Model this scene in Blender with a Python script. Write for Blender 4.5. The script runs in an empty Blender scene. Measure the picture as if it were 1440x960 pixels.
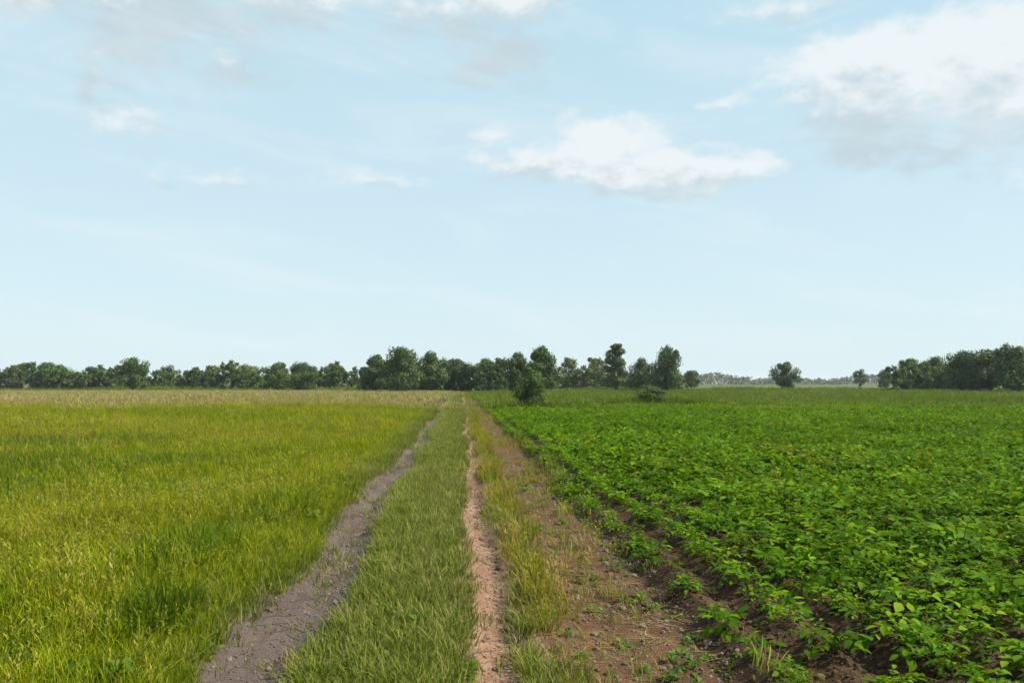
import bpy, math, random
import numpy as np

R = math.radians
rng = np.random.default_rng(7)
random.seed(7)
scene = bpy.context.scene
C = scene.collection

# ------------------------------------------------------------------ camera
EYE = 1.70
cam_d = bpy.data.cameras.new('camera'); cam = bpy.data.objects.new('camera', cam_d); C.objects.link(cam)
cam_d.lens = 28.0; cam_d.sensor_width = 36.0; cam_d.clip_start = 0.05; cam_d.clip_end = 30000
cam.location = (0, 0, EYE); cam.rotation_euler = (R(90 + 3.0), 0, R(-3.68))
scene.camera = cam

# ------------------------------------------------------------------ light
SUN_EL, SUN_AZ = 45.0, 100.0       # azimuth clockwise from +Y (the view direction): sun from the right
scene.view_settings.view_transform = 'Standard'
scene.view_settings.look = 'None'
scene.view_settings.exposure = 0.95
scene.view_settings.gamma = 1.0
scene.view_settings.use_curve_mapping = False

sun_d = bpy.data.lights.new('sun', 'SUN'); sun_d.energy = 4.9; sun_d.angle = R(0.55); sun_d.color = (1.0, 0.955, 0.88)
sun = bpy.data.objects.new('sun', sun_d); C.objects.link(sun)
sun.rotation_euler = (R(90 - SUN_EL), 0, R(180 - SUN_AZ))
sun.location = (40, -20, 60)

# ------------------------------------------------------------------ node helpers
class NT:
    def __init__(s, tree): s.t = tree; s.n = tree.nodes; s.l = tree.links
    def node(s, typ, **kw):
        nd = s.n.new(typ)
        for k, v in kw.items(): setattr(nd, k, v)
        return nd
    def put(s, sock, v):
        if isinstance(v, bpy.types.NodeSocket): s.l.new(v, sock)
        elif v is not None: sock.default_value = v
    def math(s, op, a, b=None, c=None, clamp=False):
        nd = s.node('ShaderNodeMath', operation=op); nd.use_clamp = clamp
        s.put(nd.inputs[0], a)
        if b is not None: s.put(nd.inputs[1], b)
        if c is not None: s.put(nd.inputs[2], c)
        return nd.outputs[0]
    def mix(s, f, a, b, blend='MIX'):
        nd = s.node('ShaderNodeMix', data_type='RGBA', blend_type=blend)
        s.put(nd.inputs[0], f); s.put(nd.inputs[6], a); s.put(nd.inputs[7], b)
        return nd.outputs[2]
    def ramp(s, v, lo, hi, a=0.0, b=1.0, kind='SMOOTHSTEP'):
        nd = s.node('ShaderNodeMapRange', interpolation_type=kind); nd.clamp = True
        s.put(nd.inputs[0], v); s.put(nd.inputs[1], lo); s.put(nd.inputs[2], hi); s.put(nd.inputs[3], a); s.put(nd.inputs[4], b)
        return nd.outputs[0]
    def noise(s, vec, scale, detail=4, rough=0.55, dist=0.0):
        nd = s.node('ShaderNodeTexNoise'); nd.inputs['Scale'].default_value = scale
        nd.inputs['Detail'].default_value = detail; nd.inputs['Roughness'].default_value = rough
        nd.inputs['Distortion'].default_value = dist
        if vec is not None: s.l.new(vec, nd.inputs['Vector'])
        return nd.outputs['Fac']
    def comb(s, x, y, z):
        nd = s.node('ShaderNodeCombineXYZ')
        for i, v in enumerate((x, y, z)): s.put(nd.inputs[i], v)
        return nd.outputs[0]
    def sep(s, v):
        nd = s.node('ShaderNodeSeparateXYZ'); s.l.new(v, nd.inputs[0]); return nd.outputs

def rgb(r, g, b): return (r, g, b, 1.0)

# ------------------------------------------------------------------ world: sky with cumulus
world = bpy.data.worlds.new('World'); scene.world = world; world.use_nodes = True
w = NT(world.node_tree); w.n.clear()
sky = w.node('ShaderNodeTexSky', sky_type='NISHITA'); sky.sun_disc = False
sky.sun_elevation = R(SUN_EL); sky.sun_rotation = R(SUN_AZ)
sky.altitude = 100; sky.air_density = 1.0; sky.dust_density = 1.2; sky.ozone_density = 1.0
SKY_STR = 0.078
tc = w.node('ShaderNodeTexCoord')
sx, sy, sz = w.sep(tc.outputs['Generated'])
az = w.math('MULTIPLY', w.math('ARCTAN2', sx, sy), 57.29578)
el = w.math('MULTIPLY', w.math('ARCSINE', sz), 57.29578)
base = w.comb(w.math('MULTIPLY', az, 0.10), w.math('MULTIPLY', el, 0.17), 0.0)
wob = w.noise(base, 1.3, 3, 0.5); wob2 = w.noise(base, 2.1, 2, 0.5)
azw = w.math('ADD', az, w.math('MULTIPLY', w.math('SUBTRACT', wob, 0.5), 7.0))
elw = w.math('ADD', el, w.math('MULTIPLY', w.math('SUBTRACT', wob2, 0.5), 3.5))
def px(x, y):   # picture pixel of the 1440 frame -> azimuth, elevation in degrees
    u = (x - 720) / 1120.0; v = (480 - y) / 1120.0
    d = np.array([u, 1.0, v]); p = R(3.0); yv = math.cos(p) * 1 - math.sin(p) * v; zv = math.sin(p) + math.cos(p) * v
    a = math.atan2(u, yv) + R(3.68); e = math.atan2(zv, math.hypot(u, yv))
    return math.degrees(a), math.degrees(e)
# centre px, half sizes px, strength
CLOUDS = [(1340, 76, 200, 52, 1.25, -.25), (1400, 125, 150, 50, .95, -.1), (1400, 165, 110, 40, .75, .4), (1240, 170, 120, 50, .8, 1.2), (1350, 205, 140, 38, .72, 1.4), (1170, 95, 80, 40, .6), (855, 200, 85, 38, 1.1, -.15), (800, 232, 125, 32, .95, -.15),
          (960, 240, 150, 30, 1.1, -.25), (740, 225, 90, 26, .85, -.1), (695, 190, 26, 22, .55), (700, -5, 110, 40, 1.1), (590, 15, 90, 45, .75, .5), (710, 75, 95, 55, .74, 1.5), (630, 45, 80, 30, .78, 1.2),
          (230, 15, 170, 60, .86, 1.1), (400, 5, 140, 45, .8, .8), (180, 80, 90, 50, .66, 1.3), (45, -5, 90, 36, .85), (330, 95, 110, 34, .62), (118, 105, 26, 40, .66),
          (190, 170, 65, 36, .62), (305, 255, 85, 19, .6), (530, 255, 70, 18, .56), (1005, 150, 70, 20, .6),
          (1120, 12, 110, 24, .62), (560, 330, 60, 20, .3), (620, 90, 60, 26, .3),
          # beyond the frame, so that a step aside or a turn still shows a sky of the same weather
          (-260, 140, 160, 50, .9), (-420, 60, 200, 60, .8), (1760, 200, 180, 50, .9), (1900, 60, 220, 70, .9), (500, -160, 260, 60, .8), (1100, -170, 240, 60, .8)]
mask = None; under = None; tot = None
for cx, cy, hx, hy, st, *gr in CLOUDS:
    a0, e0 = px(cx, cy); ra = hx / 1120 * 57.3; re = hy / 1120 * 57.3
    dx = w.math('DIVIDE', w.math('SUBTRACT', azw, a0), ra); dy = w.math('DIVIDE', w.math('SUBTRACT', elw, e0), re)
    d2 = w.math('SQRT', w.math('ADD', w.math('MULTIPLY', dx, dx), w.math('MULTIPLY', dy, dy)))
    m = w.math('MULTIPLY', w.ramp(d2, 1.55, 0.0, 0.0, 1.0, 'LINEAR'), st)
    mask = m if mask is None else w.math('MAXIMUM', mask, m)
    wy = w.math('MULTIPLY', m, w.math('SUBTRACT', w.math('DIVIDE', w.math('SUBTRACT', el, e0), re), gr[0] if gr else 0.0))
    under = wy if under is None else w.math('ADD', under, wy); tot = m if tot is None else w.math('ADD', tot, m)
fb = w.math('ADD', w.math('MULTIPLY', w.noise(base, 2.6, 12, 0.56, 0.25), .62), w.math('MULTIPLY', w.noise(base, 8.0, 10, 0.62, .3), .38))
dens = w.ramp(w.math('ADD', w.math('MULTIPLY', mask, 1.05), w.math('MULTIPLY', w.math('SUBTRACT', fb, 0.5), 1.45)), 0.20, 0.78)
# the same field a little further towards the sun: thick cloud between here and the light reads grey
upv = w.node('ShaderNodeVectorMath', operation='ADD'); w.l.new(base, upv.inputs[0]); upv.inputs[1].default_value = (0.10, 0.20, 0.0)
fb2 = w.noise(upv.outputs[0], 3.2, 6, 0.56, 0.25)
low = w.math('DIVIDE', under, w.math('ADD', tot, .001))
shade = w.ramp(w.math('ADD', w.math('MULTIPLY', w.math('SUBTRACT', fb2, fb), 2.2), w.math('MULTIPLY', low, -.9)), -0.25, 0.75)
cloud_col = w.mix(shade, rgb(5.9, 6.15, 6.25), rgb(3.75, 4.45, 4.85))
pale = w.mix(w.ramp(el, 0.0, 26.0, 0, 1, 'LINEAR'), rgb(4.9, 5.98, 6.35), rgb(3.75, 5.35, 6.05))   # milky summer haze
sky_c = w.mix(.86, sky.outputs[0], pale)
col = w.mix(w.math('MULTIPLY', dens, 0.9), sky_c, cloud_col)
veil = w.noise(w.comb(w.math('MULTIPLY', az, .035), w.math('ADD', w.math('MULTIPLY', el, .16), w.math('MULTIPLY', az, .02)), 3.0), 1.6, 8, .6, .6)   # thin high cirrus
col = w.mix(w.ramp(veil, .44, .74, 0.0, .34), col, rgb(5.5, 6.1, 6.35))
bg = w.node('ShaderNodeBackground'); bg.inputs[1].default_value = SKY_STR; w.l.new(col, bg.inputs[0])
out = w.node('ShaderNodeOutputWorld'); w.l.new(bg.outputs[0], out.inputs[0])
world.cycles.sampling_method = 'MANUAL'; world.cycles.sample_map_resolution = 512

def rgb(r, g, b, k=0.80): return (r * k, g * k, b * k, 1.0)     # from here on: surface colours

# ------------------------------------------------------------------ mesh helpers
def raw_mesh(name, verts, faces_flat, sizes, mat=None, smooth=False):
    me = bpy.data.meshes.new(name)
    verts = np.asarray(verts, np.float32); faces_flat = np.asarray(faces_flat, np.int32); sizes = np.asarray(sizes, np.int32)
    me.vertices.add(len(verts)); me.vertices.foreach_set('co', verts.ravel())
    me.loops.add(len(faces_flat)); me.loops.foreach_set('vertex_index', faces_flat)
    me.polygons.add(len(sizes)); st = np.concatenate([[0], np.cumsum(sizes)[:-1]]).astype(np.int32)
    me.polygons.foreach_set('loop_start', st); me.polygons.foreach_set('loop_total', sizes)
    if smooth: me.polygons.foreach_set('use_smooth', np.ones(len(sizes), bool))
    me.update(calc_edges=True); me.validate()
    if mat: me.materials.append(mat)
    return me
def link(name, me, parent=None):
    o = bpy.data.objects.new(name, me); C.objects.link(o)
    if parent: o.parent = parent
    return o
def tag(o, label=None, cat=None, group=None, kind=None):
    for k, v in (('label', label), ('category', cat), ('group', group), ('kind', kind)):
        if v: o[k] = v
    return o

class Geo:
    def __init__(s): s.v = []; s.f = []; s.sz = []; s.n = 0
    def add(s, v, quads):
        v = np.asarray(v, np.float32); q = np.asarray(quads, np.int64)
        s.v.append(v); s.f.append((q + s.n).ravel()); s.sz.append(np.full(len(q), q.shape[1])); s.n += len(v)
    def mesh(s, name, mat, smooth=False): return raw_mesh(name, np.concatenate(s.v), np.concatenate(s.f), np.concatenate(s.sz), mat, smooth)
    def ribbon(s, pts, wid, side, fold=0.0):
        """leaf or blade: centre line pts, half widths, side vector; fold lifts the margins into a V"""
        pts = np.asarray(pts, float); wid = np.asarray(wid)[:, None]; side = np.asarray(side, float)
        up = np.array([0, 0, 1.0])
        if fold == 0.0:
            v = np.concatenate([pts - side * wid, pts + side * wid]); n = len(pts)
            s.add(v, [[i, i + n, i + n + 1, i + 1] for i in range(n - 1)])
        else:
            v = np.concatenate([pts - side * wid + up * wid * fold, pts, pts + side * wid + up * wid * fold]); n = len(pts)
            s.add(v, [[i, i + n, i + n + 1, i + 1] for i in range(n - 1)] + [[i + n, i + 2 * n, i + 2 * n + 1, i + n + 1] for i in range(n - 1)])
    def tube(s, pts, rad, k=6):
        pts = np.asarray(pts, float); n = len(pts); t = np.gradient(pts, axis=0); t /= np.linalg.norm(t, axis=1)[:, None] + 1e-9
        ref = np.array([0.31, 0.95, 0.07]); a = np.cross(t, ref); a /= np.linalg.norm(a, axis=1)[:, None] + 1e-9; b = np.cross(t, a)
        an = np.arange(k) / k * 2 * np.pi
        v = (pts[:, None] + np.asarray(rad)[:, None, None] * (np.cos(an)[None, :, None] * a[:, None] + np.sin(an)[None, :, None] * b[:, None])).reshape(-1, 3)
        s.add(v, [[i * k + j, i * k + (j + 1) % k, (i + 1) * k + (j + 1) % k, (i + 1) * k + j] for i in range(n - 1) for j in range(k)])

def vnoise(x, y, seed=0):
    r = np.random.default_rng(seed); tot = 0
    for _ in range(7):
        a = r.uniform(0, 2 * np.pi); f = r.uniform(.6, 1.7); p = r.uniform(0, 6.28)
        tot = tot + np.sin((x * np.cos(a) + y * np.sin(a)) * f + p + 1.3 * np.sin((x * np.sin(a) - y * np.cos(a)) * f * .7 + p * 2))
    return tot / 4.0

def wander(y): return 0.05 * np.sin(y * .35 + .4) + 0.04 * np.sin(y * .83 + 1.0)
def height(x, y):
    x = np.asarray(x, float); y = np.asarray(y, float); fade = 1 / (1 + (y / 70.0) ** 2)
    xs = x - wander(y)
    g = lambda c, s: np.exp(-((xs - c) / s) ** 2)
    z = -0.105 * g(-1.22, .25) - 0.080 * g(.30, .17) - 0.07 * g(1.60, .12) - 0.03 * g(1.05, .35) + 0.035 * g(-.5, .4) + 0.03 * g(.62, .16) + 0.05 * g(-1.95, .35) + 0.04 * g(1.9, .3)
    z = z + np.where(xs > 1.7, .045 * np.cos((xs - 1.78) / .50 * 2 * np.pi) * np.clip((xs - 1.7) * 4, 0, 1) * np.clip((40 - xs) / 10, 0, 1), 0)
    z = z * fade * (1 + .35 * vnoise(x * .4, y * .7, 5))
    z = z + .018 * vnoise(x * 1.1, y * 1.1, 1) * fade + .012 * vnoise(x * 3.1, y * 3.1, 2) * fade + .005 * vnoise(x * 9, y * 9, 3) * fade
    return z + .10 * vnoise(x * .05, y * .05, 4) * np.clip((np.abs(x) - 3) / 10, 0, 1) * np.clip(1 - y / 400, 0, 1)

def grid(name, xs, ys, mat, lift=0.0):
    X, Y = np.meshgrid(xs, ys, indexing='ij'); Z = height(X, Y) + lift
    nx, ny = X.shape; v = np.stack([X, Y, Z], -1).reshape(-1, 3)
    i = np.arange(nx - 1)[:, None] * ny + np.arange(ny - 1)[None, :]
    q = np.stack([i, i + ny, i + ny + 1, i + 1], -1).reshape(-1, 4)
    return link(name, raw_mesh(name, v, q.ravel(), np.full(len(q), 4), mat, True))

# ------------------------------------------------------------------ materials
def new_mat(name):
    m = bpy.data.materials.new(name); m.use_nodes = True; t = NT(m.node_tree); t.n.clear()
    o = t.node('ShaderNodeOutputMaterial'); b = t.node('ShaderNodeBsdfPrincipled'); t.l.new(b.outputs[0], o.inputs[0])
    return m, t, b, o
def leaf_mat(name, cols, dry=None, dry_amt=0.0, transl=0.35, rough=0.55, patch=0.12, spec=0.3, con=1.0):
    """cols: dark, mid, light; each instance picks its own mix, drifting over the field in patches"""
    m, t, b, o = new_mat(name)
    oi = t.node('ShaderNodeObjectInfo'); ge = t.node('ShaderNodeNewGeometry')
    nf = t.noise(ge.outputs['Position'], patch, 3, .6); nm = t.noise(ge.outputs['Position'], 2.3, 2, .6)
    r = t.math('ADD', t.math('MULTIPLY', oi.outputs['Random'], .45), t.math('ADD', t.math('ADD', t.math('MULTIPLY', nf, .55 * con), -.275 * (con - 1)), t.math('MULTIPLY', t.math('SUBTRACT', nm, .5), .5)))
    c = t.mix(t.ramp(r, .2, .55), cols[0], cols[1]); c = t.mix(t.ramp(r, .5, .85), c, cols[2])
    isl = t.math('SUBTRACT', ge.outputs['Random Per Island'], .5)
    hs = t.node('ShaderNodeHueSaturation'); t.l.new(c, hs.inputs['Color']); t.l.new(t.math('ADD', .5, t.math('MULTIPLY', isl, -.05)), hs.inputs['Hue']); t.l.new(t.math('ADD', 1.0, t.math('MULTIPLY', isl, .75)), hs.inputs['Value']); c = hs.outputs[0]
    if dry:
        rr = t.math('FRACT', t.math('MULTIPLY', oi.outputs['Random'], 17.3))
        c = t.mix(t.ramp(t.math('ADD', rr, t.math('MULTIPLY', t.math('SUBTRACT', nf, .5), 1.0)), 1 - dry_amt, 1.12 - dry_amt), c, dry)
    t.l.new(c, b.inputs['Base Color']); b.inputs['Roughness'].default_value = rough; b.inputs['Specular IOR Level'].default_value = spec
    tr = t.node('ShaderNodeBsdfTranslucent'); t.l.new(t.mix(.35, c, rgb(.20, .26, .02)), tr.inputs[0])
    mx = t.node('ShaderNodeMixShader'); mx.inputs[0].default_value = transl
    t.l.new(b.outputs[0], mx.inputs[1]); t.l.new(tr.outputs[0], mx.inputs[2]); t.l.new(mx.outputs[0], o.inputs[0])
    return m

def bump(t, b, h, dist, strength=1.0):
    bp = t.node('ShaderNodeBump'); bp.inputs['Strength'].default_value = strength; bp.inputs['Distance'].default_value = dist
    t.l.new(h, bp.inputs['Height']); t.l.new(bp.outputs[0], b.inputs['Normal'])

# ground sheet: meadow floor on one side, crop soil on the other, other fields beyond
m_ground, t, b, o = new_mat('field_ground')
ge = t.node('ShaderNodeNewGeometry'); P = ge.outputs['Position']; gx, gy, gz = t.sep(P)
n1 = t.noise(P, .35, 5, .6); n2 = t.noise(P, 3.0, 6, .65); n3 = t.noise(P, 22.0, 4, .6); nb = t.noise(P, .03, 4, .6)
meadow = t.mix(t.ramp(n1, .35, .65), rgb(.075, .10, .016), rgb(.15, .155, .026)); meadow = t.mix(t.ramp(n2, .5, .75), meadow, rgb(.10, .085, .035))
soil = t.mix(t.ramp(n2, .3, .7), rgb(.040, .024, .011), rgb(.082, .049, .023)); soil = t.mix(t.math('MULTIPLY', t.ramp(n3, .55, .75), .4), soil, rgb(.15, .092, .05))
side = t.ramp(t.math('ADD', gx, t.math('MULTIPLY', t.math('SUBTRACT', n2, .5), .6)), .3, .8)
near = t.mix(side, meadow, soil)
farn = t.noise(t.comb(t.math('MULTIPLY', gx, .02), t.math('MULTIPLY', gy, .09), 0.0), 1.0, 5, .6)
dryf = t.mix(t.ramp(farn, .3, .7), rgb(.15, .135, .045), rgb(.20, .17, .065))
olive = t.mix(t.ramp(farn, .3, .7), rgb(.09, .14, .012), rgb(.15, .20, .025))
far = t.mix(t.ramp(t.math('ADD', gx, t.math('MULTIPLY', t.math('SUBTRACT', n1, .5), 6.0)), -1.0, 3.0), dryf, olive)
vf = t.mix(t.ramp(nb, .35, .6), rgb(.055, .085, .015), rgb(.10, .115, .03))
far = t.mix(t.ramp(gy, 300.0, 420.0), far, vf)
edge = t.math('ADD', gy, t.math('MULTIPLY', t.math('SUBTRACT', n1, .5), 8.0))
t.l.new(t.mix(t.ramp(edge, 54.0, 58.0), near, far), b.inputs['Base Color']); b.inputs['Roughness'].default_value = .95; b.inputs['Specular IOR Level'].default_value = .1
bump(t, b, t.math('ADD', n3, t.math('MULTIPLY', n2, 2.0)), .03)

# the track: two worn ruts, a grassy crown, a bare brown margin towards the crop
m_track, t, b, o = new_mat('track_earth')
ge = t.node('ShaderNodeNewGeometry'); P = ge.outputs['Position']; gx, gy, gz = t.sep(P)
n1 = t.noise(P, .9, 5, .6); n2 = t.noise(P, 5.0, 6, .65); n3 = t.noise(P, 38.0, 5, .65); n4 = t.noise(t.comb(t.math('MULTIPLY', gx, 4.0), t.math('MULTIPLY', gy, .5), 0.0), 1.0, 5, .6)
xw = t.math('ADD', gx, t.math('ADD', t.math('MULTIPLY', t.math('SUBTRACT', n1, .5), .45), t.math('MULTIPLY', t.math('SUBTRACT', n2, .5), .22)))
def band(c, hw, soft): return t.ramp(t.math('ABSOLUTE', t.math('SUBTRACT', xw, c)), hw + soft, hw, 0.0, 1.0)
humus = t.mix(t.ramp(n2, .3, .7), rgb(.055, .055, .016), rgb(.115, .10, .04))
brown = t.mix(t.ramp(n2, .3, .7), rgb(.078, .037, .016), rgb(.16, .080, .034))
rutl = t.mix(t.ramp(n4, .3, .7), rgb(.085, .060, .051), rgb(.150, .108, .092))
rutr = t.mix(t.ramp(n4, .3, .7), rgb(.25, .135, .084), rgb(.37, .215, .145))
c = t.mix(band(1.12, .52, .30), humus, brown); c = t.mix(t.ramp(xw, 1.25, 1.6, 0.0, .85), c, rgb(.05, .027, .013)); c = t.mix(band(-1.25, .29, .16), c, rutl); c = t.mix(band(.29, .21, .10), c, rutr)  # earth darkens towards the crop: shade of the crop edge painted into the colour
c = t.mix(t.math('MULTIPLY', t.ramp(n3, .55, .72), .45), c, t.mix(.4, c, rgb(.27, .20, .14))); c = t.mix(t.math('MULTIPLY', t.ramp(n3, .45, .30), .5), c, t.mix(.6, c, rgb(.03, .02, .01)))
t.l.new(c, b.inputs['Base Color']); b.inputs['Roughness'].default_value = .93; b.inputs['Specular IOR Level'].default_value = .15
def lugs(c):   # tyre lug prints, worn away in places
    ph = t.math('ADD', t.math('MULTIPLY', gy, 34.0), t.math('MULTIPLY', t.math('ABSOLUTE', t.math('SUBTRACT', gx, c)), 46.0))
    return t.math('MULTIPLY', t.ramp(t.math('SINE', ph), -.2, .6), t.math('MULTIPLY', band(c, .15, .06), t.ramp(n1, .42, .62)))
bump(t, b, t.math('ADD', t.math('ADD', n3, t.math('MULTIPLY', n2, 2.5)), t.math('ADD', n4, t.math('MULTIPLY', t.math('ADD', lugs(-1.25), lugs(.29)), .8))), .022)

M_GRASS = leaf_mat('meadow_grass', (rgb(.095, .155, .001), rgb(.215, .265, .003), rgb(.335, .325, .008)), rgb(.36, .29, .06), .13, spec=.06, con=1.6)
M_SEED = leaf_mat('seed_head', (rgb(.18, .20, .012), rgb(.25, .25, .02), rgb(.33, .29, .05)), None, 0, .25, .7, spec=.1)
M_DGRASS = leaf_mat('lush_grass', (rgb(.055, .105, .001), rgb(.09, .145, .002), rgb(.13, .185, .003)), rgb(.22, .18, .06), .06, spec=.1)
M_TGRASS = leaf_mat('track_grass', (rgb(.11, .142, .014), rgb(.165, .198, .024), rgb(.23, .245, .048)), rgb(.32, .26, .10), .20, spec=.1)
M_YEL = leaf_mat('dry_weed', (rgb(.19, .19, .006), rgb(.25, .24, .008), rgb(.33, .25, .02)), rgb(.36, .25, .08), .25, spec=.1)
M_STRAW = leaf_mat('straw', (rgb(.26, .215, .075), rgb(.34, .275, .105), rgb(.41, .335, .14)), rgb(.14, .19, .02), .2, .25, .7, .05, .1)
M_ROUGH = leaf_mat('rough_grass', (rgb(.06, .115, .006), rgb(.10, .155, .010), rgb(.15, .20, .02)), rgb(.25, .22, .06), .12, .3, .7, .05, .1)
M_RUST = leaf_mat('dead_stalk', (rgb(.12, .08, .03), rgb(.18, .12, .05), rgb(.25, .18, .08)), None, 0, .1, .8, .1, .05)
M_WEED = leaf_mat('weed_leaf', (rgb(.05, .11, .006), rgb(.08, .15, .008), rgb(.12, .19, .012)), None, 0, .3, .6, spec=.12)
M_CROP = leaf_mat('crop_leaf', (rgb(.050, .115, .001), rgb(.088, .19, .002), rgb(.142, .265, .004)), rgb(.23, .22, .02), .05, .34, .65, .07, .06)
m_stem, t, b, o = new_mat('leaf_stalk'); b.inputs['Base Color'].default_value = rgb(.13, .17, .05); b.inputs['Roughness'].default_value = .6
m_bark, t, b, o = new_mat('bark')
ge = t.node('ShaderNodeNewGeometry'); nn = t.noise(ge.outputs['Position'], 6.0, 6, .7)
t.l.new(t.mix(nn, rgb(.035, .028, .02), rgb(.12, .10, .075)), b.inputs['Base Color']); b.inputs['Roughness'].default_value = .95; bump(t, b, nn, .05)
def tree_mat(name, cols): return leaf_mat(name, cols, None, 0, .22, .6, .35, .2)
M_TREES = [tree_mat('foliage_dark', (rgb(.038, .075, .016), rgb(.055, .10, .02), rgb(.08, .13, .028))),
           tree_mat('foliage_green', (rgb(.055, .10, .018), rgb(.08, .135, .024), rgb(.115, .17, .034))),
           tree_mat('foliage_olive', (rgb(.07, .095, .03), rgb(.10, .13, .042), rgb(.14, .17, .06)))]
M_TREES.append(tree_mat('foliage_light', (rgb(.085, .125, .022), rgb(.125, .17, .03), rgb(.17, .21, .045))))
m_stone, t, b, o = new_mat('stone')
oi = t.node('ShaderNodeObjectInfo'); ge = t.node('ShaderNodeNewGeometry'); nn = t.noise(ge.outputs['Position'], 60, 4, .6)
c = t.mix(oi.outputs['Random'], rgb(.085, .052, .03), rgb(.22, .165, .12)); t.l.new(t.mix(t.math('MULTIPLY', nn, .5), c, rgb(.08, .055, .035)), b.inputs['Base Color']); b.inputs['Roughness'].default_value = .9

m_clod, t, b, o = new_mat('earth_clod')
oi = t.node('ShaderNodeObjectInfo'); t.l.new(t.mix(oi.outputs['Random'], rgb(.042, .025, .012), rgb(.10, .06, .03)), b.inputs['Base Color']); b.inputs['Roughness'].default_value = .95; b.inputs['Specular IOR Level'].default_value = .1
# ------------------------------------------------------------------ setting
def span(a, b_, n): return np.linspace(a, b_, n, endpoint=False)
xs = np.concatenate([-np.geomspace(3900, 10, 40)[:-1], span(-10, -2.4, 40), span(-2.4, 2.6, 84), span(2.6, 12, 120), np.geomspace(12, 3900, 40)])
ys = np.concatenate([span(-60, 2, 20), span(2, 14, 170), span(14, 40, 110), np.geomspace(40, 3900, 90)])
ground = tag(grid('ground', xs, ys, m_ground), kind='structure')
xt = span(-1.85, 1.86, 86)
yt = np.concatenate([span(-12, 2, 12), span(2, 14, 260), span(14, 40, 160), np.geomspace(40, 190, 60)])
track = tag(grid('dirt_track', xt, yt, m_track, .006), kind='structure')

# ------------------------------------------------------------------ prototypes for scattered ground cover
def tuft(name, mat, n, hmin, hmax, spread, wid, lean=.5, droop=.35, rnd=None):
    g = Geo(); r = rnd or rng
    for _ in range(n):
        a = r.uniform(0, 2 * np.pi); rad = spread * np.sqrt(r.uniform()); h = r.uniform(hmin, hmax)
        d = np.array([np.cos(a), np.sin(a), 0]); d2 = np.array([np.cos(a + r.normal(0, .8)), np.sin(a + r.normal(0, .8)), 0])
        L = h * r.uniform(.2, 1.0) * lean; t_ = np.linspace(0, 1, 5)[:, None]
        p = d * rad + np.array([0, 0, -.02]) + d2 * (L * t_ ** 1.7) + np.array([0, 0, 1]) * h * (t_ - droop * r.uniform(.2, 1) * t_ ** 3)
        s_ = np.cross(d2, [0, 0, 1]); s_ = s_ + d2 * r.normal(0, .4); s_ /= np.linalg.norm(s_)
        g.ribbon(p, wid * r.uniform(.7, 1.3) * np.array([.8, 1, .85, .55, .06]), s_)
    me = g.mesh(name, mat); return bpy.data.objects.new(name, me)
def stalks(name, mat, n, hmin, hmax, spread):
    g = Geo()
    for _ in range(n):
        a = rng.uniform(0, 2 * np.pi); b0 = np.array([np.cos(a), np.sin(a), 0]) * spread * rng.uniform(); h = rng.uniform(hmin, hmax)
        ln = np.array([rng.normal(0, .12), rng.normal(0, .12), 0]) * h; t_ = np.linspace(0, 1, 4)[:, None]
        p = b0 + ln * t_ ** 2 + np.array([0, 0, h]) * t_; g.tube(p, np.array([.0016, .0014, .0012, .0008]), 3)
        for k in range(9):
            q = p[-1] - np.array([0, 0, .012 * k]); aa = rng.uniform(0, 6.28); dd = np.array([np.cos(aa), np.sin(aa), .8]) * .012
            g.ribbon([q, q + dd, q + dd * 1.9], [.001, .004, .0005], np.cross(dd, [0, 0, 1]) / .012)
    return bpy.data.objects.new(name, g.mesh(name, mat))
def leafy(name, mat, n, L0, W0, up=.7, fold=.25, levels=1, stem=.0, wav=.0):
    """broad-leaved plant: arching leaves on short stalks"""
    g = Geo(); a0 = rng.uniform(0, 6.28)
    for i in range(n):
        a = a0 + i * 2.39996 + rng.normal(0, .25); f = i / max(1, n - 1); L = L0 * rng.uniform(.7, 1.1) * (1 - .35 * f)
        e = up * (0.35 + .75 * f) + rng.normal(0, .12); d = np.array([np.cos(a), np.sin(a), 0]); z0 = stem * f
        t_ = np.linspace(0, 1, 8); ang = e * (1.25 - 1.7 * t_ ** 1.4); dl = L / 7
        p = np.zeros((8, 3)); p[0] = [0, 0, z0]
        for k in range(1, 8): p[k] = p[k - 1] + dl * (d * np.cos(ang[k]) + np.array([0, 0, np.sin(ang[k])]))
        s_ = np.cross(d, [0, 0, 1]); s_ = s_ * np.cos(.3) + np.array([0, 0, 1]) * rng.normal(0, .25); s_ /= np.linalg.norm(s_)
        wd = W0 * rng.uniform(.8, 1.15) * np.array([.08, .10, .16, .62, .95, 1.0, .66, .06]) * (1 - .25 * f)
        if wav: p = p + np.outer(np.sin(t_ * 9 + i), [0, 0, 1]) * wav
        g.ribbon(p, wd, s_, fold)
    return g.mesh(name, mat, True)

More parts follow.
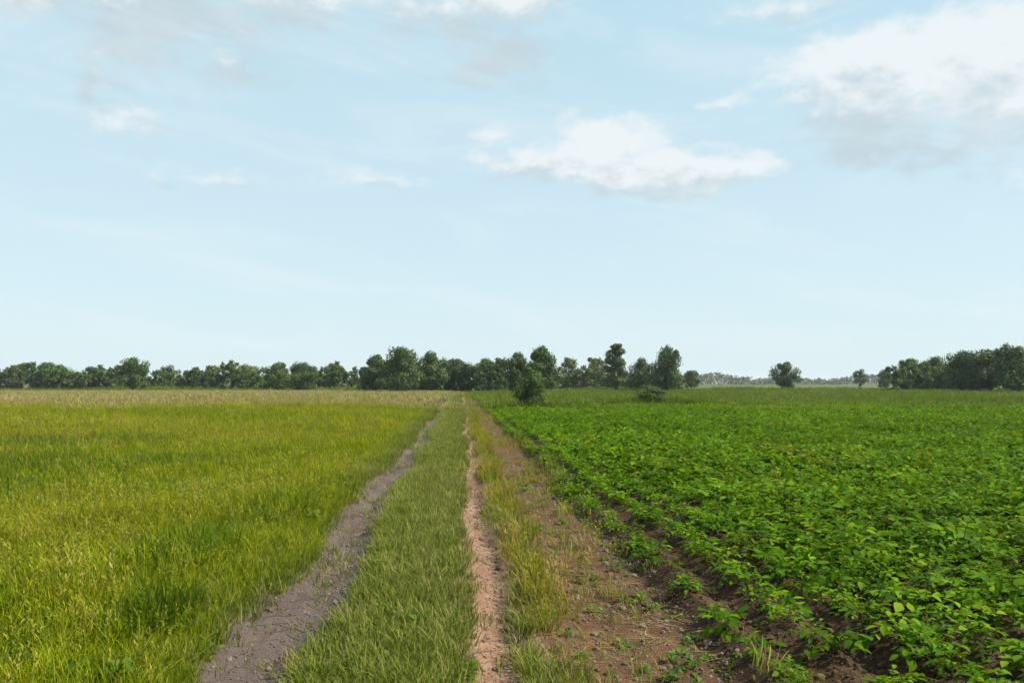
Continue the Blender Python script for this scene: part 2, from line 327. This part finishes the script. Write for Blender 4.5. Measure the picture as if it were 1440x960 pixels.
def proto_coll(name, objs):
    c = bpy.data.collections.new(name)
    for i, o_ in enumerate(objs): o_.name = '%s_%02d' % (name, i); c.objects.link(o_)
    return c
def scatter(name, pts, coll, nproto, scl, tilt=.18, mat_dummy=None):
    n = len(pts); me = bpy.data.meshes.new(name); me.vertices.add(n); me.vertices.foreach_set('co', np.asarray(pts, np.float32).ravel())
    a = me.attributes.new('rot', 'FLOAT_VECTOR', 'POINT')
    rot = np.stack([rng.normal(0, tilt, n), rng.normal(0, tilt, n), rng.uniform(0, 6.283, n)], 1).astype(np.float32); a.data.foreach_set('vector', rot.ravel())
    a = me.attributes.new('scl', 'FLOAT', 'POINT'); a.data.foreach_set('value', np.asarray(scl, np.float32))
    a = me.attributes.new('idx', 'INT', 'POINT'); a.data.foreach_set('value', rng.integers(0, nproto, n).astype(np.int32))
    ob = link(name, me)
    ng = bpy.data.node_groups.new(name + '_scatter', 'GeometryNodeTree')
    ng.interface.new_socket('Geometry', in_out='INPUT', socket_type='NodeSocketGeometry'); ng.interface.new_socket('Geometry', in_out='OUTPUT', socket_type='NodeSocketGeometry')
    N = ng.nodes; Lk = ng.links; gi = N.new('NodeGroupInput'); go = N.new('NodeGroupOutput')
    ci = N.new('GeometryNodeCollectionInfo'); ci.inputs[0].default_value = coll; ci.inputs[1].default_value = True; ci.inputs[2].default_value = True
    ip = N.new('GeometryNodeInstanceOnPoints'); ip.inputs['Pick Instance'].default_value = True
    def attr(nm, ty):
        q = N.new('GeometryNodeInputNamedAttribute'); q.data_type = ty; q.inputs[0].default_value = nm; return q.outputs[0]
    er = N.new('FunctionNodeEulerToRotation'); Lk.new(attr('rot', 'FLOAT_VECTOR'), er.inputs[0])
    Lk.new(gi.outputs[0], ip.inputs['Points']); Lk.new(ci.outputs[0], ip.inputs['Instance']); Lk.new(attr('idx', 'INT'), ip.inputs['Instance Index'])
    Lk.new(er.outputs[0], ip.inputs['Rotation']); Lk.new(attr('scl', 'FLOAT'), ip.inputs['Scale']); Lk.new(ip.outputs[0], go.inputs[0])
    md = ob.modifiers.new('scatter', 'NODES'); md.node_group = ng
    return ob
def rnd_pts(n, x0, x1, y0, y1, power=1.0):
    x = rng.uniform(x0, x1, n); y = y0 + (y1 - y0) * rng.uniform(0, 1, n) ** power; return x, y
def in_view(x, y, margin=3.0):
    # a wedge wider than the lens, so that a step aside stays covered
    u = x / np.maximum(y, .5); return (np.abs(x - .064 * y) < 1.02 * y + margin)
def P3(x, y, dz=0): return np.stack([x, y, height(x, y) + dz], 1)

# meadow
SPOTS = [(-10.2, 21.5, 3.0, 2.6), (-7.4, 16.2, 2.1, 1.7), (-9.6, 17.0, 1.8, 1.2), (-6.7, 12.4, 1.0, .8), (-8.2, 13.4, 1.2, .7), (-3.0, 4.9, .40, .25), (-4.0, 6.4, .45, .3), (-2.1, 5.6, .25, .5), (-2.6, 7.8, .5, .9), (-2.3, 10.0, .4, .8)]
mg = proto_coll('meadow_tuft', [tuft('t', M_GRASS, 26, .10, .30, .10, .0034, .8, .4) for _ in range(10)] + [stalks('s', M_SEED, 3, .22, .40, .09), tuft('t', M_GRASS, 34, .06, .16, .12, .004, 1.6, .8)])
def meadow_zone(n, x0, x1, y0, y1, s0, s1):
    x, y = rnd_pts(n, x0, x1, y0, y1); edge_ = -1.62 + .18 * vnoise(x * 0, y * 1.3, 11) + wander(y); k = in_view(x, y) & (x < edge_)
    return x[k], y[k], rng.uniform(s0, s1, k.sum())
zs = [meadow_zone(34000, -12, -1.3, 2.2, 12, .75, 1.25), meadow_zone(39000, -31, -1.3, 12, 28, 1.0, 1.6), meadow_zone(38000, -66, -1.3, 28, 58, 1.2, 2.0)]
x = np.concatenate([z[0] for z in zs]); y = np.concatenate([z[1] for z in zs]); s = np.concatenate([z[2] for z in zs])
keep = y < 52.5 + 4 * vnoise(x * .25, y * 0, 24) + rng.normal(0, 1.0, len(x))
for a_, b_, c_, d_ in SPOTS: keep &= ~(((x - a_) / c_) ** 2 + ((y - b_) / d_) ** 2 + .5 * vnoise(x * 1.5, y * 1.5, 23) < .7)
keep |= rng.uniform(0, 1, len(x)) < .3; x = x[keep]; y = y[keep]; s = s[keep]
s *= (1 + .30 * vnoise(x * .35, y * .35, 21) + .22 * vnoise(x * 1.6, y * 1.6, 22)) * np.clip(.55 + (-1.5 - x) * .5, .55, 1)
tag(scatter('meadow_grass', P3(x, y), mg, 12, s), 'yellow green meadow grass covering the field left of the track', 'grass', kind='stuff')

# lush darker patches in the meadow
lg = proto_coll('lush_tuft', [tuft('t', M_DGRASS, 30, .14, .34, .13, .0045, .8, .45) for _ in range(5)])
spots = SPOTS
x = []; y = []
for cx, cy, rx, ry in spots:
    n = int(rx * ry * 150) + 14; a = rng.uniform(0, 6.28, n); q = np.sqrt(rng.uniform(0, 1, n)); x.append(cx + rx * q * np.cos(a)); y.append(cy + ry * q * np.sin(a))
x = np.concatenate(x); y = np.concatenate(y); k = x < -1.8; x = x[k]; y = y[k]
tag(scatter('lush_grass', P3(x, y), lg, 5, rng.uniform(.9, 1.4, len(x))), 'darker green grass growing in patches across the left meadow', 'grass', kind='stuff')

wp = proto_coll('meadow_weed', [bpy.data.objects.new('w', leafy('weed', M_WEED, int(rng.integers(7, 13)), .17, .03, .9, .2, stem=.05, wav=.006)) for _ in range(4)])
x, y = rnd_pts(3000, -14, -1.6, 2.5, 22); k = in_view(x, y, .5) & (vnoise(x * .6, y * .6, 71) > .15) & (x < -1.75); x = x[k]; y = y[k]
tag(scatter('meadow_weeds', P3(x, y, .05), wp, 4, rng.uniform(.6, 1.3, len(x)), .2), 'broad leaved weeds growing among the meadow grass', 'weeds', kind='stuff')
x, y = rnd_pts(500, -2.0, 1.8, 2.5, 16); xr = x - wander(y); k = (np.abs(xr + 1.24) > .3) & (np.abs(xr - .29) > .22); x = x[k]; y = y[k]
tag(scatter('track_weeds', P3(x, y, .006), wp, 4, rng.uniform(.3, .75, len(x)), .15), 'low broad leaved weeds growing on the track', 'weeds', kind='stuff')

# rough growth on the two fields beyond: dry on the left, green on the right
dg = proto_coll('straw_tuft', [tuft('t', M_STRAW, 20, .10, .30, .16, .008, .8, .4) for _ in range(4)])
x, y = rnd_pts(54000, -165, 3, 49, 170, 1.4); k = in_view(x, y, 4) & (y > 52 + 4 * vnoise(x * .25, y * 0, 24)) & (x < 1.5 * vnoise(x * 0, y * .2, 61) - 1.6); x = x[k]; y = y[k]
tag(scatter('dry_field_growth', P3(x, y), dg, 4, rng.uniform(.8, 1.7, len(x)) * np.clip(.6 + y / 110, 0, 1.35)), 'dry straw coloured growth on the field beyond the left meadow', 'dry grass', kind='stuff')
og = proto_coll('rough_tuft', [tuft('t', M_ROUGH, 20, .12, .34, .16, .008, .8, .4) for _ in range(4)])
x, y = rnd_pts(40000, -3, 185, 53, 170, 1.4); k = in_view(x, y, 4) & (x > 1.5 + 1.2 * vnoise(x * 0, y * .2, 62)); x = x[k]; y = y[k]
tag(scatter('rough_field_growth', P3(x, y), og, 4, rng.uniform(.8, 1.7, len(x)) * np.clip(.6 + y / 110, 0, 1.35) * (1 + .3 * vnoise(x * .1, y * .1, 63))), 'rough olive green growth on the field beyond the crop', 'grass', kind='stuff')

x, y = rnd_pts(26000, -150, 140, 150, 212); k = in_view(x, y, 6) & (y > 196 + 9 * vnoise(x * .06, y * 0, 64)) & (np.abs(x - 1) > 3); x = x[k]; y = y[k]
tag(scatter('hedge_foot_growth', P3(x, y), og, 4, rng.uniform(1.6, 3.6, len(x)) * (1 + .5 * vnoise(x * .15, y * .15, 65))), 'tall rough growth along the foot of the far hedges', 'grass', kind='stuff')
x = np.concatenate([4.9 + rng.normal(0, 1.3, 260), 15.2 + rng.normal(0, 2.0, 260)]); y = np.concatenate([50.2 + rng.normal(0, .9, 260), 61.5 + rng.normal(0, 1.0, 260)])
tag(scatter('bush_foot_growth', P3(x, y), og, 4, rng.uniform(1.2, 3.0, len(x))), 'tall weeds round the foot of the shrub and bush at the crop end', 'weeds', kind='stuff')
dk = proto_coll('dead_stalk', [stalks('s', M_RUST, 4, .30, .55, .06) for _ in range(3)] + [tuft('t', M_STRAW, 16, .10, .26, .08, .003, 1.1, .6) for _ in range(2)])
x, y = rnd_pts(900, -22, -1.7, 2.6, 30); k = in_view(x, y, .5) & (vnoise(x * .5, y * .5, 66) > .1); x = x[k]; y = y[k]
tag(scatter('dead_stalks', P3(x, y), dk, 5, rng.uniform(.7, 1.2, len(x))), 'dead brown stalks standing among the meadow grass', 'weeds', kind='stuff')

# crown of the track and its verges
tg = proto_coll('track_tuft', [tuft('t', M_TGRASS, 22, .04, .13, .08, .0026, 1.0, .4) for _ in range(6)])
x, y = rnd_pts(60000, -2.0, 1.9, 2.2, 60, 1.7); x2, y2 = rnd_pts(9000, -2.0, 1.9, 58, 190, 1.2); x = np.concatenate([x, x2]); y = np.concatenate([y, y2]); xr = x - wander(y) + .10 * vnoise(x * 2, y * 1.2, 31)
prob = np.where((xr > -.92) & (xr < .05), .95, 0) + np.where((xr < -1.52), .9, 0) + np.where((xr > .48) & (xr < .72), .5, 0) + np.where((xr > .72) & (xr < 1.9), .03, 0) + np.where((xr > -1.52) & (xr <= -.95), .05, 0) + np.where((xr >= .05) & (xr <= .48), .02, 0)
prob *= np.clip(.75 + .5 * vnoise(x * 1.7, y * 1.1, 33), .15, 1); k = rng.uniform(0, 1, len(x)) < prob; x = x[k]; y = y[k]
tag(scatter('track_grass', P3(x, y, .006), tg, 6, rng.uniform(.7, 1.4, len(x)) * (1 + np.minimum(y, 90) / 60)), 'short grass growing on the crown between the two ruts', 'grass', kind='stuff')
yg = proto_coll('dry_tuft', [tuft('t', M_YEL, 20, .08, .24, .09, .003, .8, .4) for _ in range(4)] + [stalks('s', M_YEL, 7, .15, .30, .08)])
x, y = rnd_pts(5200, .40, 1.7, 3.0, 45, 1.7); xr = x - wander(y) + .10 * vnoise(x * 2, y * 1.2, 41)
k = (rng.uniform(0, 1, len(x)) < np.where((xr > .47) & (xr < .70), .75, .035)) & (vnoise(x * .8, y * .9, 43) > -.15); x = x[k]; y = y[k]
tag(scatter('dry_weeds', P3(x, y, .006), yg, 5, rng.uniform(.7, 1.3, len(x)) * (1 + y / 70)), 'yellowing weeds along the edge of the right rut', 'weeds', kind='stuff')

# stones and clods on the bare earth
def pebble(m=None):
    import bmesh
    bm = bmesh.new(); bmesh.ops.create_icosphere(bm, subdivisions=2, radius=1.0)
    for v in bm.verts: v.co *= 1 + rng.normal(0, .10); v.co.z *= .6
    me = bpy.data.meshes.new('p'); bm.to_mesh(me); bm.free(); me.materials.append(m or m_stone); return bpy.data.objects.new('p', me)
pc = proto_coll('pebble', [pebble() for _ in range(5)])
x, y = rnd_pts(42000, -1.7, 1.9, 2.5, 20, 1.6); xr = x - wander(y); k = ((np.abs(xr + 1.24) < .3) | (np.abs(xr - .3) < .16) | ((xr > .7) & (xr < 1.75))); x = x[k]; y = y[k]
sc = np.clip(rng.lognormal(-5.35, .62, len(x)), .002, .035)
tag(scatter('earth_crumbs', P3(x, y, .006) + np.stack([0 * x, 0 * x, sc * .2], 1), pc, 5, sc, .5), 'small stones and clods lying on the bare earth of the track', 'stones', kind='stuff')

x, y = rnd_pts(26000, 1.7, 6.5, 2.5, 14, 1.4); k = in_view(x, y, .5) & (vnoise(x * 1.2, y * 1.2, 91) > -.5); x = x[k]; y = y[k]
sc = np.clip(rng.lognormal(-4.9, .6, len(x)), .003, .04)
kc = proto_coll('clod', [pebble(m_clod) for _ in range(5)])
tag(scatter('soil_clods', P3(x, y) + np.stack([0 * x, 0 * x, sc * .15], 1), kc, 5, sc, .6), 'dark clods of earth lying between the crop rows', 'soil', kind='stuff')
def litter():
    g = Geo()
    for _ in range(6):
        a = rng.uniform(0, 6.28); c = np.array([rng.normal(0, .06), rng.normal(0, .06), .004]); d = np.array([np.cos(a), np.sin(a), rng.normal(0, .06)]); L = rng.uniform(.03, .10); t_ = np.linspace(-1, 1, 4)[:, None]
        g.ribbon(c + d * L * t_ + np.array([d[1], -d[0], 0]) * .15 * L * t_ ** 2, [.0008, .0018, .0018, .0006], np.cross(d, [0, 0, 1]))
    return bpy.data.objects.new('l', g.mesh('l', M_STRAW))
lp = proto_coll('litter', [litter() for _ in range(4)])
x, y = rnd_pts(1700, -1.7, 1.9, 2.5, 18, 1.6); xr = x - wander(y); k = ((np.abs(xr + 1.24) < .34) | (np.abs(xr - .3) < .2) | ((xr > .6) & (xr < 1.75))) & (vnoise(x * 1.4, y * 1.4, 81) > -.3); x = x[k]; y = y[k]
tag(scatter('dry_litter', P3(x, y, .009), lp, 4, rng.uniform(.6, 1.3, len(x)), .05), 'dry grass litter lying on the bare earth of the track', 'litter', kind='stuff')

# ------------------------------------------------------------------ crop
def compound(n, L0, hl):
    """bushy row plant: arching stalks, each with pairs of pointed leaflets and one at the tip"""
    g = Geo(); a0 = rng.uniform(0, 6.28)
    for i in range(n):
        f = (i + .5) / n; a = a0 + i * 2.39996 + rng.normal(0, .3); d = np.array([np.cos(a), np.sin(a), 0]); L = L0 * rng.uniform(.7, 1.15) * (1 - .3 * f)
        e0 = .55 + .75 * f + rng.normal(0, .12); t_ = np.linspace(0, 1, 6); ang = e0 - (1.1 + .3 * rng.normal()) * t_ ** 1.5
        p = np.zeros((6, 3)); p[0] = [0, 0, .01 + .05 * f]
        for k in range(1, 6): p[k] = p[k - 1] + L / 5 * (d * np.cos(ang[k]) + np.array([0, 0, np.sin(ang[k])]))
        g.tube(p, np.linspace(.0035, .0014, 6), 3); sd = np.cross(d, [0, 0, 1])
        def leaflet(o, dr, l):
            dr = dr / np.linalg.norm(dr); s_ = np.cross(dr, [0, 0, 1]); s_ /= np.linalg.norm(s_) + 1e-6; s_ = s_ + np.array([0, 0, 1]) * rng.normal(0, .3); s_ /= np.linalg.norm(s_)
            q = np.linspace(0, 1, 5)[:, None]; pt = o + dr * l * q + np.array([0, 0, -1]) * l * rng.uniform(.05, .35) * q ** 2
            g.ribbon(pt, l * rng.uniform(.24, .33) * np.array([.12, .85, 1.0, .62, .04]), s_, rng.uniform(.05, .5))
        for k, sz in ((2, .55), (3, .8), (4, .95)):
            for sg in (-1, 1):
                tdir = p[k] - p[k - 1]; tdir /= np.linalg.norm(tdir); leaflet(p[k], tdir * .55 + sg * sd + np.array([0, 0, rng.normal(.05, .25)]), hl * sz * rng.uniform(.75, 1.2))
        leaflet(p[5], p[5] - p[4], hl * rng.uniform(1.0, 1.35))
    return g.mesh('crop_leaves', M_CROP, True)
crop_meshes = [compound(int(rng.integers(9, 17)), rng.uniform(.22, .33), rng.uniform(.062, .092)) for _ in range(14)]
cc = proto_coll('crop_proto', [bpy.data.objects.new('c', me) for me in crop_meshes])
ROW, STEP = .50, .205
cx_, cy_ = [], []
for i in range(118):
    rx = 1.78 + i * ROW; n = int(52 / STEP); yy = 2.0 + np.arange(n) * STEP + rng.normal(0, .03, n); xx = rx + rng.normal(0, .035, n) + wander(yy) * (1 if i < 3 else 0)
    cx_.append(xx); cy_.append(yy)
x = np.concatenate(cx_); y = np.concatenate(cy_); k = in_view(x, y) & (rng.uniform(0, 1, len(x)) > .05 + .26 * np.clip(1 - (x - 1.78) / 1.6, 0, 1) + .07 * (vnoise(x * .9, y * .7, 54) > .75) * (y < 14)) & (y < 54 + 2 * vnoise(x * .3, y * 0, 51)); x = x[k]; y = y[k]
s = rng.uniform(.55, 1.15, len(x)) * np.clip(.92 + .018 * y + .03 * (x - 3), .85, 1.25) * (1 + .16 * vnoise(x * .4, y * .4, 52) + .14 * vnoise(x * 1.1, y * .8, 53)) * np.clip(.62 + (x - 1.7) * .22, .62, 1.06)
tag(scatter('leafy_crop', P3(x, y), cc, 14, s, .16), 'dark green leafy crop growing in rows right of the track', 'crop', kind='stuff')

# ------------------------------------------------------------------ trees
def crown_mesh(name, mat, H, W, base, lobes, n, leaf, seed, slim=False):
    """foliage: many small leaf clumps gathered on limbs through the crown's volume, with gaps between the boughs"""
    r = np.random.default_rng(seed); cs = []
    for i in range(lobes):
        f = (i + .5) / lobes; z = base + (H - base) * (.08 + .86 * f)
        prof = np.sin(np.pi * np.clip(.14 + .80 * f, 0, 1)) ** (.6 if not slim else .45); a = i * 2.4 + r.normal(0, .5)
        rad = W * .5 * prof * r.uniform(.3, .95) * (1 if i % 3 else .25)
        if base < .1: z *= .62 + .38 * abs(math.cos(a * 1.5 + seed)); rad *= .7 + .5 * (1 - f)
        cs.append((np.array([rad * np.cos(a), rad * np.sin(a), z + r.normal(0, .045) * H]), W * r.uniform(.10, .20) * (.6 + .6 * prof)))
    per = n // lobes; P_ = []; Nm = []
    for c, q in cs:
        m = r.normal(0, 1, (per, 3)); m /= np.linalg.norm(m, axis=1)[:, None]
        rad = q * (1 - .55 * r.uniform(0, 1, per) ** 2) * (1 + .13 * r.normal(0, 1, per)); P_.append(c + m * rad[:, None] * np.array([1, 1, .85])); Nm.append(m + np.array([0, 0, .25]))
    P_ = np.concatenate(P_); P_[:, 2] = np.maximum(P_[:, 2], base * .8); N_ = len(P_); nm = np.concatenate(Nm) + r.normal(0, .42, (N_, 3)); nm /= np.linalg.norm(nm, axis=1)[:, None]
    u = np.cross(nm, r.normal(0, 1, (N_, 3))); u /= np.linalg.norm(u, axis=1)[:, None]; v = np.cross(nm, u); v /= np.linalg.norm(v, axis=1)[:, None]
    sz = leaf * r.uniform(.5, 1.3, N_)[:, None]; u = u * sz; v = v * sz * .62
    V = np.stack([P_ - u, P_ - v + u * .1, P_ + u, P_ + v - u * .1], 1).reshape(-1, 3)
    q = np.arange(N_ * 4).reshape(-1, 4); return raw_mesh(name, V, q.ravel(), np.full(N_, 4), mat), cs
def trunk_mesh(name, H, base, cs, rad, seed):
    r = np.random.default_rng(seed); g = Geo(); top = H * .8
    t_ = np.linspace(0, 1, 9)[:, None]; bend = np.array([r.normal(0, .02), r.normal(0, .02), 0]) * H
    p = bend * np.sin(t_ * 2.2) + np.array([0, 0, 1]) * (t_ * (top + .3) - .3); g.tube(p, rad * (1.25 - 1.1 * t_[:, 0]), 8)
    for c, q in cs[::2]:
        j = int(np.clip((c[2] * .72 + .3) / (top + .3) * 8, 1, 7)); a = p[j]; s_ = np.linspace(0, 1, 5)[:, None]
        pts = a + (c - a) * s_ + np.array([0, 0, 1]) * (np.sin(s_ * np.pi) * .06 * H * .3); g.tube(pts, rad * .42 * (1 - .8 * s_[:, 0]), 5)
    return g.mesh(name, m_bark, True)
KINDS = {'round': (9, 8.5, .7, 34, False), 'broad': (9, 11, .7, 44, False), 'slim': (11, 4.4, .5, 44, True), 'bushy': (5, 5.5, .05, 34, False), 'open': (10, 8, 1.6, 24, False)}
_cache = {}
def tree_meshes(kind, mi, var):
    k = (kind, mi, var)
    if k not in _cache:
        H, W, base, lobes, slim = KINDS[kind]; sd = hash((len(kind), ord(kind[0]), mi, var)) % 9999
        n = {'round': 9000, 'broad': 12000, 'slim': 8000, 'bushy': 9000, 'open': 4200}[kind]
        cm, cs = crown_mesh('crown', M_TREES[mi], H, W, base, lobes, n, .26 if kind != 'bushy' else .13, sd, slim)
        _cache[k] = (cm, trunk_mesh('trunk', H, base, cs, .028 * H if kind != 'bushy' else .05, sd + 1), H)
    return _cache[k]
def ground_at(pxx, dist): # a compass bearing in the frame of the photograph -> place on the ground
    a = px(pxx, 539)[0]; return dist * math.tan(R(a)), dist
def tree(pxx, dist, top, kind, mi, var, label, cat='tree', group=None, wide=1.0):
    cm, tm, H = tree_meshes(kind, mi, var); X, Y = ground_at(pxx, dist); h = EYE + (539 - top) / 1120.0 * dist; k = h / H
    e = bpy.data.objects.new({'bushy': 'bush'}.get(kind, 'tree'), None); C.objects.link(e); e.location = (X, Y, float(height(X, Y))); e.rotation_euler = (0, 0, rng.uniform(0, 6.28)); e.scale = (k * wide * rng.uniform(.88, 1.12), k * wide * rng.uniform(.88, 1.12), k); e.rotation_euler = (rng.normal(0, .035), rng.normal(0, .035), rng.uniform(0, 6.28))
    tag(e, label, cat, group); link('crown', cm, e); link('trunk', tm, e); return e
# px, distance, top px, kind, foliage, variant, width factor, label
T = [(-46, 210, 510, 'broad', 1, 0, 1.1, 'broad green tree in the hedge line just outside the left edge'),
     (18, 205, 516, 'round', 2, 0, 1.0, 'rounded grey green tree above the hedge at the left edge of the view'),
     (70, 215, 514, 'broad', 1, 1, 1.1, 'broad green tree above the left hedge, second from the left edge'),
     (130, 205, 516, 'open', 1, 1, 1.1, 'loose green tree just left of the darkest tree on the left horizon'),
     (187, 190, 505, 'round', 0, 0, 1.0, 'tallest very dark tree in the left stretch of the hedge line'),
     (240, 230, 515, 'open', 2, 0, 1.3, 'loose grey green tree just right of the darkest left hand tree'),
     (300, 215, 516, 'round', 2, 0, 1.3, 'low rounded grey green tree midway along the left hedge'),
     (345, 225, 514, 'broad', 3, 2, 1.1, 'broad pale green tree left of the pair of dark olive trees'),
     (392, 185, 511, 'round', 1, 2, 1.0, 'deep green tree, left one of a close pair on the left horizon'),
     (425, 180, 513, 'broad', 1, 0, .9, 'deep green tree, right one of a close pair on the left horizon'),
     (470, 210, 513, 'open', 3, 1, 1.1, 'pale green tree between the close pair and the dark central clump'),
     (528, 160, 501, 'round', 0, 1, 1.0, 'dark tree at the left end of the tall clump left of the track'),
     (567, 150, 493, 'broad', 0, 0, .9, 'tallest dark tree of the clump left of the far end of the track'),
     (606, 160, 497, 'round', 0, 2, 1.0, 'dark tree at the right of the tall clump, left of the track end'),
     (640, 172, 506, 'round', 0, 0, 1.1, 'dark low crowned tree standing behind the far end of the track'),
     (685, 190, 508, 'broad', 1, 1, .9, 'lighter green tree just right of the far end of the track'),
     (728, 140, 498, 'round', 0, 2, .8, 'dark tree just behind and left of the shrub at the crop end'),
     (762, 120, 489, 'round', 0, 1, .9, 'tall dark tree just behind and right of the shrub at the crop end'),
     (803, 220, 503, 'open', 3, 2, 1.1, 'sparse olive tree between the shrub and the slim upright tree'),
     (836, 215, 504, 'round', 2, 0, .9, 'rounded olive tree just left of the slim upright tree'),
     (867, 180, 484, 'slim', 2, 0, 1.25, 'slim upright tree, tallest and narrowest on the right of the track'),
     (904, 165, 505, 'round', 0, 2, 1.0, 'dark round tree between the slim tree and the open gap'),
     (936, 150, 490, 'broad', 0, 1, .7, 'tall dark tree at the left side of the open gap on the horizon'),
     (972, 230, 521, 'round', 2, 2, 1.0, 'small rounded tree at the left end of the open gap'),
     (1105, 210, 510, 'round', 1, 1, 1.0, 'lone green tree in the middle of the open gap'),
     (1208, 260, 519, 'open', 2, 0, 1.2, 'small loose tree at the right side of the open gap'),
     (1245, 250, 519, 'round', 2, 1, 1.0, 'small rounded tree where the open gap meets the right hand wood'),
     (1282, 190, 504, 'round', 1, 0, 1.1, 'green tree at the left end of the right hand row of trees'),
     (1318, 180, 504, 'broad', 1, 1, .9, 'green broad tree second in the right hand row of trees'),
     (1356, 150, 496, 'broad', 0, 0, .9, 'dark tree third in the right hand row of trees'),
     (1392, 148, 492, 'round', 0, 1, 1.1, 'dark rounded tree fourth in the right hand row of trees'),
     (1432, 140, 487, 'broad', 0, 1, .9, 'tallest dark tree at the right edge of the view'),
     (1500, 140, 490, 'round', 0, 0, 1.2, 'dark tree just outside the right edge of the view')]
for pxx, d, top, kind, mi, var, wd, lab in T: tree(pxx, d, top, kind, mi, var, lab, 'tree', 'trees along the horizon', wd)
tree(746, 50.5, 514, 'bushy', 1, 0, 'dark leafy shrub standing at the far end of the crop beside the track', 'shrub', None, .85)
tree(916, 62, 541, 'bushy', 1, 1, 'low wide green bush at the far edge of the crop', 'bush', None, 1.7)

def hedge(x0, x1, dist, top, mi, seed, label):
    """unclipped hedge: a run of leaf clumps of uneven height"""
    r = np.random.default_rng(seed); V = []
    for pxx in np.arange(x0, x1, 2.6):
        d = dist + 6 * math.sin(pxx * .02 + seed) + r.normal(0, 1.6); X, Y = ground_at(pxx, d)
        tp = top + 5 * math.sin(pxx * .045 + seed) + 4 * math.sin(pxx * .13 + 2 * seed) + r.normal(0, 2.5); hh = max(1.2, EYE + (539 - tp) / 1120 * d)
        for _ in range(4):
            c = np.array([X + r.normal(0, .5), Y + r.normal(0, 1.0), hh * r.uniform(.02, .92)]); n = 60; m = r.normal(0, 1, (n, 3)); m /= np.linalg.norm(m, axis=1)[:, None]
            P_ = c + m * r.uniform(.3, 1.0, (n, 1)) * .75; P_[:, 2] = np.maximum(P_[:, 2], .05); u = r.normal(0, 1, (n, 3)) * .16; v = r.normal(0, 1, (n, 3)) * .16
            V.append(np.stack([P_ - u, P_ - v, P_ + u, P_ + v], 1).reshape(-1, 3))
    V = np.concatenate(V); q = np.arange(len(V)).reshape(-1, 4)
    return tag(link('hedge', raw_mesh('hedge', V, q.ravel(), np.full(len(q), 4), M_TREES[mi])), label, 'hedge')
hedge(-420, 506, 210, 518, 1, 3, 'long low hedge under the trees on the left horizon')
hedge(506, 712, 168, 513, 0, 4, 'dark hedge beneath the tall clump behind the end of the track')
hedge(720, 958, 205, 521, 1, 5, 'hedge beneath the trees between the shrub and the open gap')
hedge(1256, 1860, 168, 513, 0, 6, 'dark hedge beneath the right hand row of trees')

# a far wood that reads as one low band beyond everything
fw = Geo(); r = np.random.default_rng(5); V = []
for pxx in np.arange(-500, 2000, 3.2):
    d = 900 + 120 * math.sin(pxx * .006) + r.normal(0, 25); X, Y = ground_at(pxx, d); hh = 9 + 2.5 * math.sin(pxx * .021) + 2 * math.sin(pxx * .057 + 1) + r.normal(0, 1.2)
    n = 60; P_ = np.stack([X + r.normal(0, 2.6, n), Y + r.normal(0, 3, n), hh * r.uniform(0.02, 1, n) ** .8], 1); u = r.normal(0, 1, (n, 3)) * .8; v = r.normal(0, 1, (n, 3)) * .8
    V.append(np.stack([P_ - u, P_ - v, P_ + u, P_ + v], 1).reshape(-1, 3))
V = np.concatenate(V); q = np.arange(len(V)).reshape(-1, 4)
tag(link('distant_wood', raw_mesh('distant_wood', V, q.ravel(), np.full(len(q), 4), M_TREES[2])), 'distant low wood along the horizon beyond the fields', 'wood', kind='stuff')

# ------------------------------------------------------------------ air: a thin summer haze round the whole scene
hm = bpy.data.materials.new('haze_air'); hm.use_nodes = True; t = NT(hm.node_tree); t.n.clear()
o = t.node('ShaderNodeOutputMaterial'); pv = t.node('ShaderNodeVolumePrincipled'); pv.inputs['Color'].default_value = (.86, .93, 1.0, 1); pv.inputs['Density'].default_value = .00013; t.l.new(pv.outputs[0], o.inputs['Volume'])
hx, z0, z1 = 4000.0, -2.0, 18.0
hv = [(-hx, -hx, z0), (hx, -hx, z0), (hx, hx, z0), (-hx, hx, z0), (-hx, -hx, z1), (hx, -hx, z1), (hx, hx, z1), (-hx, hx, z1)]
hf = [(0, 3, 2, 1), (4, 5, 6, 7), (0, 1, 5, 4), (1, 2, 6, 5), (2, 3, 7, 6), (3, 0, 4, 7)]
hz = link('haze', raw_mesh('haze', hv, np.array(hf).ravel(), [4] * 6, hm)); tag(hz, kind='stuff')
